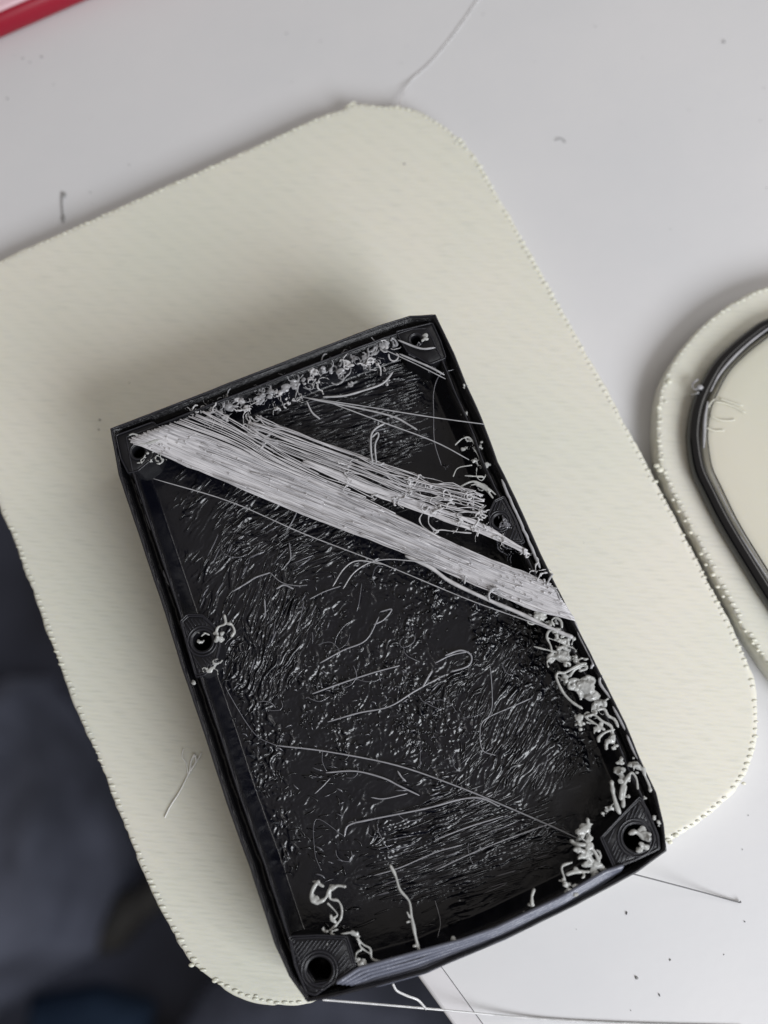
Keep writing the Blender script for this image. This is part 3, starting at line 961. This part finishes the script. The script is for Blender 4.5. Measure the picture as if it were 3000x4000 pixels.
# dark fine threads
for pts_, r in [([(1773, 1443), (1718, 1465), (1694, 1530), (1694, 1611), (1697, 1725), (1724, 1817)], .045),
                ([(880, 2680), (900, 2720), (960, 2820), (1010, 2880), (1079, 2912)], .045),
                ([(1640, 2900), (1642, 2940), (1640, 3000)], .03), ([(1345, 3267), (1235, 3200), (1230, 3330), (1255, 3400)], .03)]:
    strand(pts_, r, -.6 if pts_[0][0] > 1700 else .25, M_hairg, floor=pts_[0][0] < 1700)
for pts_, r in [
    ([(1079, 2912), (1280, 2936), (1551, 2990), (1800, 3077), (2000, 3160), (2160, 3230), (2300, 3295)], .075),
    ([(1274, 3018), (1388, 3012), (1497, 3039), (1560, 3070), (1638, 3107)], .085),
    ([(1345, 3267), (1361, 3224), (1442, 3202), (1659, 3159), (1800, 3122), (1880, 3118), (1950, 3150)], .085),
    ([(1553, 3012), (1568, 3035), (1585, 3052)], .085),
    ([(1230, 3100), (1262, 3070), (1290, 3040)], .05),
    ([(1280, 2820), (1400, 2785), (1520, 2760), (1620, 2700), (1730, 2640)], .075),
    ([(1220, 2710), (1330, 2670), (1450, 2630), (1560, 2600)], .075),
    ([(1650, 2685), (1670, 2650), (1688, 2620)], .11),
    ([(1250, 2590), (1340, 2540), (1430, 2500), (1480, 2410)], .07),
    ([(1740, 2560), (1800, 2540), (1840, 2560), (1830, 2600), (1760, 2625)], .09),
    ([(1700, 2590), (1760, 2560), (1830, 2545)], .07),
    ([(910, 2310), (960, 2280), (1000, 2255), (1055, 2237)], .08),
    ([(1055, 2237), (1100, 2275), (1160, 2288), (1200, 2285)], .04),
    ([(1080, 2300), (1110, 2285), (1145, 2300)], .09),
    ([(1033, 2340), (1036, 2390), (1032, 2415)], .07),
    ([(1200, 1900), (1165, 1930), (1135, 1960)], .07), ([(1160, 2000), (1140, 2040), (1120, 2070)], .06),
    ([(1130, 2120), (1135, 2180), (1115, 2210)], .06),
    ([(1486, 2390), (1530, 2380), (1500, 2420), (1460, 2440)], .07),
    ([(1210, 2340), (1270, 2310), (1330, 2290)], .05),
    ([(1915, 2600), (1922, 2700), (1920, 2770), (1890, 2830)], .045),
    ([(2080, 2725), (1990, 2765), (1895, 2810), (1875, 2860), (1885, 2930), (1935, 2950)], .05),
    ([(1590, 3100), (1500, 3120), (1450, 3115)], .06),
    ([(1805, 3300), (1700, 3330), (1560, 3390), (1460, 3420)], .06),
    ([(1700, 3520), (1720, 3600), (1710, 3660)], .04),
    ([(1960, 3190), (1830, 3230), (1700, 3280)], .07),
    ([(2170, 3210), (2000, 3270), (1850, 3330), (1700, 3400)], .06),
    ]:
    strand(pts_, r, .25, M_dim, floor=True)
m = MB()
for i in range(34):
    x, y = RNG.uniform(900, 2150), RNG.uniform(2150, 3350)
    if x < 700+(y-2000)*.36 or x > 1800+(y-2000)*.42 or y < 2100+(x-1100)*.42: continue
    th = RNG.uniform(0, 6.28); cv = RNG.normal(0, .45); q = [(x, y)]
    for _k in range(6):
        th += cv+RNG.normal(0, .12); st = RNG.uniform(9, 26)
        x += math.cos(th)*st; y += math.sin(th)*st; q.append((x, y))
    q = catmull(np.array(q), 3)
    pz = on_floor(q[:, 0], q[:, 1], .18); pz[:, 2] += np.sin(np.linspace(0, math.pi, len(pz)))*.2
    m.tube(pz, RNG.uniform(.025, .05), 5)
m.build('fine_floor_threads', M_hairg, shell, kind='stuff')
for pts_ in [[(530, 1890), (545, 1940), (565, 1990), (590, 2070)], [(640, 2230), (660, 2280), (690, 2320), (702, 2360)]]:
    strand(pts_, .13, 0, M_hairg, 'wall_burr', floor=True, wob=3)

# lumps and curls of pale plastic
def curl(mb, c, size, n, r, z, seed=None):
    """random melted curls around a pixel; size in px"""
    for _ in range(n):
        x, y = c[0]+RNG.normal(0, size*.35), c[1]+RNG.normal(0, size*.35)
        th = RNG.uniform(0, 6.28); cv = RNG.normal(0, .75); pts_ = [(x, y)]
        L = size*RNG.uniform(.7, 1.6); k_ = 7
        for _q in range(k_):
            th += cv*.55+RNG.normal(0, .4)
            x += math.cos(th)*L/k_; y += math.sin(th)*L/k_
            pts_.append((x, y))
        zz = z+RNG.uniform(-.2, .2); dz = RNG.normal(0, .3)
        p = [R(a_, b_, zz+dz*i_/k_) for i_, (a_, b_) in enumerate(pts_)]
        p = catmull(p, 3)
        mb.tube(p, r*RNG.choice([.35, .45, .6, .8, 1.0, 1.4])*(1+.45*vnoise(np.arange(len(p))*.45, np.full(len(p), th))), 6)
def lump(mb, c, rpx, z, n=6):
    for _ in range(n):
        x, y = c[0]+RNG.normal(0, rpx*.45), c[1]+RNG.normal(0, rpx*.45)
        rr = rpx/38*RNG.uniform(.45, .85)
        mb.blob(R(x, y, z+RNG.uniform(-.2, .2)), (rr, rr*RNG.uniform(.5, 1), rr*.45), 9, 6, .22)
def clump(items, curls, mat=M_blob, name='plastic_clump', vox=.06, z=-.1, label=None, paths=(), pr=.16, smooth=2):
    m = MB()
    for (x, y, r_) in items: lump(m, (x, y), r_, z, max(4, int(r_/3.5)))
    for (x, y, s_, n_, r_) in curls: curl(m, (x, y), s_, n_, r_, z)
    for p_ in paths:
        rr = pr*.85
        if isinstance(p_[0], (int, float)): rr, p_ = p_[0], p_[1:]
        q = catmull(np.array(p_, float), 5)
        m.tube([R(x, y, z+.1) for x, y in q], rr*.86*(1+.35*vnoise(np.arange(len(q))*.35, np.full(len(q), q[0, 0]))), 7)
    o = m.build(name, mat, shell)
    if label: o['label'] = label
    return fuse(o, vox, smooth)

# along the right rim, from the band's end downward
clump([(2115, 2405, 24)], [(2115, 2410, 30, 8, .10), (2165, 2430, 28, 6, .10)], paths=[[(2165, 2445), (2155, 2425), (2170, 2412), (2190, 2425), (2195, 2450)]])
clump([(2170, 2465, 16), (2200, 2480, 14), (2238, 2494, 12)], [(2190, 2478, 30, 4, .13)], paths=[(.20, (2150, 2458), (2200, 2475), (2243, 2496))])
clump([], [(2210, 2520, 34, 6, .14), (2235, 2528, 22, 3, .13)], paths=[(.14, (2175, 2460), (2145, 2465), (2136, 2490), (2150, 2520), (2155, 2545)), (.09, (2136, 2490), (2190, 2510), (2245, 2535))])
clump([(2205, 2572, 22)], [(2205, 2570, 44, 7, .18), (2255, 2575, 30, 5, .15)], paths=[(.12, (2085, 2525), (2130, 2537), (2180, 2548)), (.2, (2160, 2550), (2142, 2570), (2155, 2585), (2165, 2570))])
strand([(2290, 2592), (2270, 2595), (2235, 2612), (2205, 2628), (2180, 2628), (2174, 2650), (2200, 2705), (2235, 2742), (2275, 2768)], .13, .3, M_blob, 'looped_strand')
clump([(2208, 2653, 15)], [(2212, 2648, 22, 4, .15)], paths=[(.17, (2225, 2640), (2250, 2610), (2285, 2600), (2290, 2612), (2265, 2620))])
clump([(2238, 2671, 14)], [], paths=[(.22, (2250, 2655), (2226, 2660), (2222, 2680), (2240, 2692), (2256, 2680), (2240, 2672))])
clump([(2283, 2690, 34), (2265, 2700, 20), (2295, 2660, 18), (2275, 2720, 10)], [(2280, 2650, 34, 5, .13)], label='largest white lump, on the right rim')
clump([(2335, 2745, 18)], [(2340, 2750, 34, 6, .14), (2310, 2778, 26, 4, .15)])
clump([(2268, 2808, 16), (2258, 2792, 10), (2272, 2832, 10)], [(2280, 2810, 26, 4, .14)], paths=[(.16, (2285, 2800), (2320, 2792), (2350, 2815), (2385, 2835), (2392, 2860)), (.14, (2290, 2805), (2330, 2830), (2360, 2850))])
clump([(2335, 2838, 16)], [(2345, 2845, 30, 6, .13)])
clump([(2385, 2895, 14), (2400, 2920, 12)], [(2385, 2890, 30, 5, .15)], paths=[(.17, (2398, 2850), (2365, 2860), (2340, 2880), (2338, 2895))])
strand([(2330, 2772), (2360, 2770), (2375, 2795), (2400, 2810), (2415, 2840)], .15, .1, M_blob, 'looped_strand')
clump([(2424, 2985, 16), (2428, 3015, 20), (2432, 3045, 16), (2428, 2965, 9)], [(2428, 3010, 20, 3, .16)], label='long knobbly white lump beside the lower right rim')
clump([(2445, 3045, 12)], [], paths=[(.22, (2458, 3030), (2440, 3055), (2428, 3085), (2425, 3120)), (.22, (2440, 3070), (2436, 3110), (2434, 3148)), (.18, (2450, 3035), (2468, 3018), (2486, 3042), (2491, 3080))])
clump([(2480, 2978, 14), (2490, 3005, 16)], [(2485, 2995, 22, 3, .16)], paths=[(.2, (2512, 3000), (2520, 3030), (2535, 3065), (2540, 3088))])
clump([], [], paths=[(.24, (2389, 3054), (2392, 3080), (2399, 3115), (2409, 3150), (2420, 3175))], name='curled_stick')
clump([(2372, 3163, 12), (2355, 3180, 8)], [(2378, 3160, 22, 4, .15)])
for x, y, r_ in [(2556, 3190, 10), (2520, 3120, 9), (2576, 3215, 9), (2450, 3110, 9), (1816, 1508, 12), (755, 2665, 10), (1525, 3745, 9), (2046, 3562, 5), (2030, 2310, 6)]:
    clump([(x, y, r_)], [], name='plastic_nub')
clump([(2282, 3245, 22), (2300, 3290, 20), (2300, 3330, 16)], [(2290, 3265, 34, 7, .2)], paths=[(.2, (2300, 3300), (2325, 3330), (2340, 3365)), (.2, (2295, 3200), (2300, 3230))], label='pale branching lump left of the lower right boss')
clump([(2285, 3370, 20), (2330, 3385, 20), (2355, 3390, 14), (2250, 3400, 12)], [(2310, 3380, 44, 8, .2)], paths=[(.2, (2215, 3415), (2250, 3405), (2300, 3405))])
clump([(2215, 3465, 18), (2200, 3440, 12)], [(2225, 3480, 28, 4, .18)], paths=[(.15, (2235, 3368), (2195, 3385), (2205, 3430), (2215, 3465))])
clump([], [], paths=[(.20, (2232, 3285), (2250, 3298), (2284, 3300))], name='curled_stick')
clump([(2510, 3235, 16), (2525, 3260, 18), (2515, 3300, 16), (2500, 3315, 14)], [(2518, 3265, 26, 5, .18)], paths=[(.25, (2460, 3255), (2485, 3250), (2515, 3275))], z=-.05, label='pale lump plugging the lower right screw hole')
clump([(2076, 3535, 10)], [], paths=[(.15, (2086, 3475), (2078, 3500), (2078, 3530))], name='teardrop_nub')
clump([(1776, 3672, 14)], [], name='plastic_nub')
# lower left curls
clump([(1236, 3446, 11), (1222, 3500, 12), (1240, 3522, 16), (1290, 3468, 12)], [], paths=[(.2, (1236, 3446), (1262, 3462)), (.26, (1236, 3450), (1220, 3480), (1218, 3510), (1240, 3528)),
      (.2, (1240, 3525), (1270, 3510), (1290, 3470)), (.2, (1294, 3475), (1318, 3460), (1347, 3463)), (.14, (1290, 3470), (1290, 3510), (1320, 3518), (1335, 3548), (1332, 3586), (1312, 3614), (1286, 3636)),
      (.12, (1280, 3528), (1318, 3571), (1300, 3588)), (.18, (1292, 3575), (1295, 3592), (1310, 3600))], z=-.8, name='curly_figure', label='pale curly squiggle above the lower left boss')
clump([(1390, 3645, 13), (1392, 3662, 10)], [(1280, 3652, 26, 6, .09)], paths=[(.14, (1395, 3665), (1420, 3690), (1446, 3706), (1454, 3745), (1496, 3759)), (.12, (1398, 3670), (1410, 3700), (1445, 3725)),
      (.10, (1410, 3711), (1392, 3725), (1386, 3775)), (.1, (1333, 3648), (1366, 3643), (1390, 3645))], z=-.4, name='curly_figure', label='pale leggy squiggle right of the lower left boss')
clump([(1420, 3764, 18), (1435, 3775, 14), (1405, 3755, 12)], [(1420, 3765, 24, 3, .16)])
clump([(1597, 3602, 8), (1618, 3694, 9)], [], paths=[(.17, (1525, 3381), (1545, 3420), (1562, 3475), (1598, 3520), (1608, 3580), (1622, 3653), (1636, 3708)), (.09, (1590, 3562), (1600, 3585))], z=-.3, name='long_stick', label='long thin pale stick standing near the lower wall')
# left middle boss
clump([(845, 2478, 14), (858, 2495, 14)], [(850, 2490, 24, 4, .13)], paths=[(.17, (877, 2404), (880, 2436), (852, 2450), (842, 2478)), (.17, (885, 2436), (905, 2440), (916, 2466), (905, 2485))], name='curly_figure', label='bright curl beside the left middle boss')
clump([(820, 2616, 14), (840, 2590, 10)], [(825, 2610, 32, 8, .07)])
clump([], [(770, 2490, 26, 3, .12), (790, 2500, 16, 2, .12)], z=.05)
# upper left boss
clump([(575, 1765, 9), (600, 1768, 7)], [(560, 1795, 34, 6, .07), (620, 1790, 30, 4, .08)])
clump([(520, 1722, 7)], [], paths=[(.12, (505, 1700), (520, 1695), (545, 1702)), (.2, (515, 1722), (560, 1735), (620, 1720))], name='curly_figure')
# tangle under the upper rim
top_line = np.array([(800, 1625), (860, 1600), (930, 1575), (1010, 1540), (1090, 1510), (1170, 1478), (1250, 1440), (1330, 1408), (1400, 1388), (1470, 1360), (1530, 1325)], float)
for i in range(22):
    c_ = lerp_poly(top_line, (i+.5)/22)+RNG.normal(0, 9, 2)+np.array([4, 12])
    clump([(c_[0], c_[1], RNG.uniform(10, 20))], [(c_[0], c_[1], RNG.uniform(32, 66), RNG.integers(5, 10), RNG.uniform(.055, .10))], mat=M_tang if i % 4 else M_white, z=-.7, vox=.045, smooth=1, name='tangled_clump')
for x, y, s_ in [(960, 1600, 50), (975, 1650, 40), (1000, 1690, 44), (1020, 1735, 40), (1055, 1690, 46), (1080, 1730, 36), (1075, 1595, 24), (1125, 1570, 24), (1180, 1558, 20), (1240, 1500, 38),
                 (1440, 1420, 40), (1475, 1420, 36), (1500, 1490, 16), (870, 1630, 36), (820, 1615, 40), (750, 1620, 30)]:
    clump([(x, y, s_*.22)], [(x, y, s_, 9, .065)], mat=M_white, z=-.4, vox=.045, smooth=1, name='tangled_clump')
# knots on the looser bundle
for x, y, s_, n_ in [(1611, 1890, 44, 12), (1600, 1920, 30, 6), (1700, 1995, 44, 10), (1800, 2035, 30, 6), (1360, 1820, 30, 6), (1355, 1880, 28, 5), (1450, 1935, 24, 5), (1760, 1950, 50, 8),
                     (1840, 1960, 44, 8), (1870, 2000, 34, 7), (1850, 2060, 30, 5), (1900, 2070, 30, 6), (1560, 1950, 30, 5), (1680, 1900, 40, 6), (1530, 1945, 20, 4), (2050, 2160, 20, 5), (1960, 2110, 26, 5)]:
    clump([(x, y, s_*.22)], [(x, y, s_, n_+5, .065)], mat=M_white, z=.05, vox=.045, smooth=1, name='strand_knot')
clump([], [(1700, 2085, 20, 3, .07), (1760, 2078, 24, 3, .07)], mat=M_white, z=-.4, paths=[(.10, (1650, 2005), (1638, 2030), (1655, 2060), (1690, 2082), (1712, 2078)), (.10, (1675, 2010), (1675, 2045), (1700, 2070), (1730, 2070), (1790, 2078), (1840, 2082))], name='hanging_loop')
# right upper wall
clump([(1811, 1749, 12), (1876, 1736, 11), (1830, 1722, 8)], [(1850, 1730, 30, 5, .09)], paths=[(.10, (1778, 1738), (1805, 1714), (1832, 1709), (1856, 1736)), (.08, (1849, 1752), (1862, 1770), (1876, 1795))], z=-.6, name='curly_figure', label='pale arched curl high on the right inner wall')
clump([(1854, 1803, 11), (1897, 1817, 13)], [(1875, 1812, 30, 5, .09)], paths=[(.09, (1843, 1817), (1789, 1828), (1770, 1861)), (.08, (1862, 1828), (1862, 1861), (1881, 1877), (1897, 1855), (1900, 1820)), (.11, (1816, 1858), (1850, 1860), (1885, 1862))], z=-.6, name='curly_figure', label='pale looped curl below the arched one on the right wall')
clump([], [(1890, 1900, 34, 5, .08)], paths=[(.11, (1794, 1904), (1830, 1885), (1860, 1882), (1903, 1904), (1935, 1931)), (.11, (1860, 1892), (1900, 1915), (1925, 1945)), (.09, (1840, 1895), (1880, 1890), (1915, 1920))], z=-.4, name='curly_figure')
clump([(1821, 1616, 10)], [(1821, 1610, 20, 3, .07)], z=-.6)
clump([(1653, 1307, 15), (1655, 1325, 10)], [], name='plastic_nub', z=0)
clump([], [(1640, 1365, 44, 6, .08), (1690, 1430, 30, 4, .07)], mat=M_hairg, z=-.2)
clump([(1990, 2060, 10)], [(1960, 2030, 26, 5, .11), (1985, 2050, 18, 3, .12)], mat=M_hairg, z=0, name='boss_burr')
clump([], [(1990, 2150, 50, 14, .06)], mat=M_hairg, z=-1.5)
clump([(2120, 2270, 8)], [(2100, 2250, 40, 5, .07), (2080, 2245, 30, 3, .07), (2165, 2300, 26, 4, .07)], mat=M_white, z=.1)
# right groove: pale slivers
for p_ in [[(1960, 1875), (1985, 1935), (2020, 2010), (2050, 2080), (2078, 2140), (2110, 2220)], [(2245, 2430), (2262, 2480), (2300, 2550), (2315, 2590), (2308, 2610)],
           [(2350, 2640), (2345, 2670), (2395, 2740)], [(2395, 2760), (2445, 2855)], [(2450, 2870), (2475, 2930), (2510, 2990)]]:
    strand(p_, .15, -.1, M_clear, 'groove_sliver', wob=2)

# ------------------------------------------------------------------ loose things on plate and desk
m = MB()
for p_, r in [([(644, 3193), (665, 3150), (702, 3092), (731, 3034), (745, 3005), (767, 2976), (788, 2940)], .07), ([(735, 3030), (728, 2985), (712, 2954), (716, 2925)], .06),
              ([(740, 3020), (748, 2970), (762, 2950), (765, 2975), (745, 3010)], .09)]:
    m.tube(catmull([P(x, y, PT+.15) for x, y in p_], 5), r, 6)
m.blob(P(760, 2951, PT+.2), (.2, .2, .15), 8, 5)
m.build('loose_fibre', mat_plain('white_fibre', (.86, .86, .84), .4), None, label='forked white fibre lying on the cream plate left of the black shell', category='fibre')
def fibre(p_, r, zz, mat, label, name='loose_fibre', cat='fibre'):
    m = MB(); m.tube(catmull([P(x, y, q) for (x, y), q in zip(p_, zz)], 8), r, 6)
    return m.build(name, mat, None, label=label, category=cat)
M_string = mat_pale('clear_thread', (.72, .72, .73), .2, .3)
fibre([(1562, 425), (1568, 385), (1600, 320), (1690, 235), (1790, 110), (1880, -20), (1960, -120)], .08, [2.3, 1.2, .3, .1, .1, .1, .1], M_string, 'clear thread running from the plate corner to the top of the picture', 'clear_thread', 'thread')
fibre([(1262, 3905), (1500, 3925), (1780, 3950), (2050, 3975), (2400, 3996), (2900, 4010)], .11, [9.0, 5.0, 1.6, .3, .15, .12], M_string, 'long pale thread from the shell\'s bottom corner across the desk edge', 'clear_thread', 'thread')
fibre([(1535, 3845), (1550, 3870), (1590, 3890), (1630, 3905), (1655, 3930), (1663, 3942)], .12, [7, 6, 5, 4.5, 4, 3.9], M_string, 'short curly pale thread below the shell beside the desk edge', 'clear_thread', 'thread')
fibre([(2465, 3412), (2600, 3447), (2750, 3487), (2880, 3523), (2893, 3521)], .07, [4, 2, .6, .2, .5], M_dustb, 'straight dark hair on the white desk below the shell\'s right corner', 'dark_hair', 'hair')
m = MB()
m.tube(catmull([P(243, 750, .15), P(243, 800, .2), P(248, 870, .15)], 4), .07, 5)
m.blob(P(249, 762, .15), (.30, .36, .14), 8, 5, .2); m.blob(P(247, 850, .15), (.20, .42, .12), 8, 5, .2)
m.build('dust_fibre', M_dust, None, label='grey fibre with a knot at each end left of the cream plate on the desk', category='fibre')

specks = [(163, 222, .24, 1, 'dark grey crumb on the desk below the red case'), (90, 228, .16, 0, 'faint crumb left of the dark one below the red case'), (118, 243, .14, 0, None), (55, 215, .1, 0, None), (210, 330, .12, 0, None),
          (30, 385, .18, 0, None), (357, 458, .07, 1, None), (505, 643, .14, 0, None), (353, 752, .16, 0, None), (360, 796, .08, 1, None), (1120, 132, .16, 1, 'grey crumb on the desk midway along the top of the picture'),
          (1252, 160, .12, 0, None), (1140, 320, .1, 0, None), (1136, 440, .08, 1, None), (1590, 182, .09, 0, None), (1567, 246, .11, 0, None), (1887, 55, .13, 1, None), (2325, 102, .13, 1, None),
          (2828, 163, .32, 1, 'darkest round crumb on the desk near the top right corner'), (2984, 345, .12, 1, None), (2970, 472, .12, 1, None), (2692, 430, .1, 0, None), (2086, 241, .1, 0, None), (2510, 225, .1, 0, None),
          (2428, 480, .08, 0, None), (2620, 895, .1, 0, None), (2448, 3568, .24, 1, 'elongated grey crumb on the desk below the dark hair'), (2909, 3600, .16, 1, None), (2487, 3820, .26, 0, 'elongated grey crumb between two others on the lower desk'),
          (2576, 3887, .2, 1, None), (2618, 3750, .16, 0, None), (2828, 3729, .1, 1, None), (2464, 3947, .1, 1, None), (2032, 3972, .12, 1, None), (2923, 3185, .1, 0, None), (2900, 3318, .12, 0, None), (2251, 3630, .07, 0, None),
          (1580, 640, .18, 0, 'faint smudge of dust on the upper part of the cream plate'), (2280, 2120, .06, 0, None), (2345, 2065, .06, 0, None), (505, 1495, .1, 0, None), (390, 1640, .2, 0, None), (386, 1678, .16, 0, None), (2996, 735, .12, 1, None)]
def zone(x, y):
    if y > 3100: return 'on the white desk at the lower right'
    if 1500 < y: return 'on the cream plate'
    if x < 1400 and y > 0 and (y < 800 or x < 300): return 'on the desk between red case and cream plate'
    return 'on the open desk at the upper right'
ranks = {}
for i, sp in enumerate(specks):
    if not sp[4]: ranks.setdefault((zone(sp[0], sp[1]), sp[3]), []).append((sp[0], i))
ORD = ['leftmost', 'second from the left', 'third from the left', 'fourth from the left', 'fifth from the left', 'sixth from the left', 'seventh from the left', 'eighth from the left',
       'ninth from the left', 'tenth from the left', 'eleventh from the left', 'twelfth from the left', 'last from the left']
auto = {}
for (zn, dk), lst in ranks.items():
    for n_, (x_, i) in enumerate(sorted(lst)):
        auto[i] = 'tiny %s speck %s, %s' % ('dark' if dk else 'faint', zn, ORD[min(n_, 12)])
for i, (x, y, r, dk, lab) in enumerate(specks):
    pl = 1000 < y < 2300 and x < 2500 or (x, y) == (1580, 640) or i in (40, 41, 42)
    m = MB()
    a_ = RNG.uniform(-.6, .6)
    m.blob((0, 0, 0), (r*.55*(.6 if dk else 1.1), r*(.7 if 3500 < y else .5), r*.5), 8, 5, .3)
    o = m.build('dust_speck', M_dustb if dk else M_dust, None, category='speck', group='dust specks on the pale surfaces',
                label=lab or auto[i])
    o.location = P(x, y, (PT if pl else 0)+r*.25)*MM
    o.rotation_euler = (0, 0, a_)
m = MB(); m.tube(catmull([P(2170, 548, .1), P(2185, 540, .12), P(2200, 545, .12), P(2209, 556, .1)], 4), .05, 5)
m.build('dust_fibre', M_dust, None, label='short curved grey fibre on the open white desk right of the cream plate', category='fibre')
print('objects', len(bpy.data.objects), 'tris', sum(sum(len(p.vertices)-2 for p in me.polygons) for me in bpy.data.meshes))
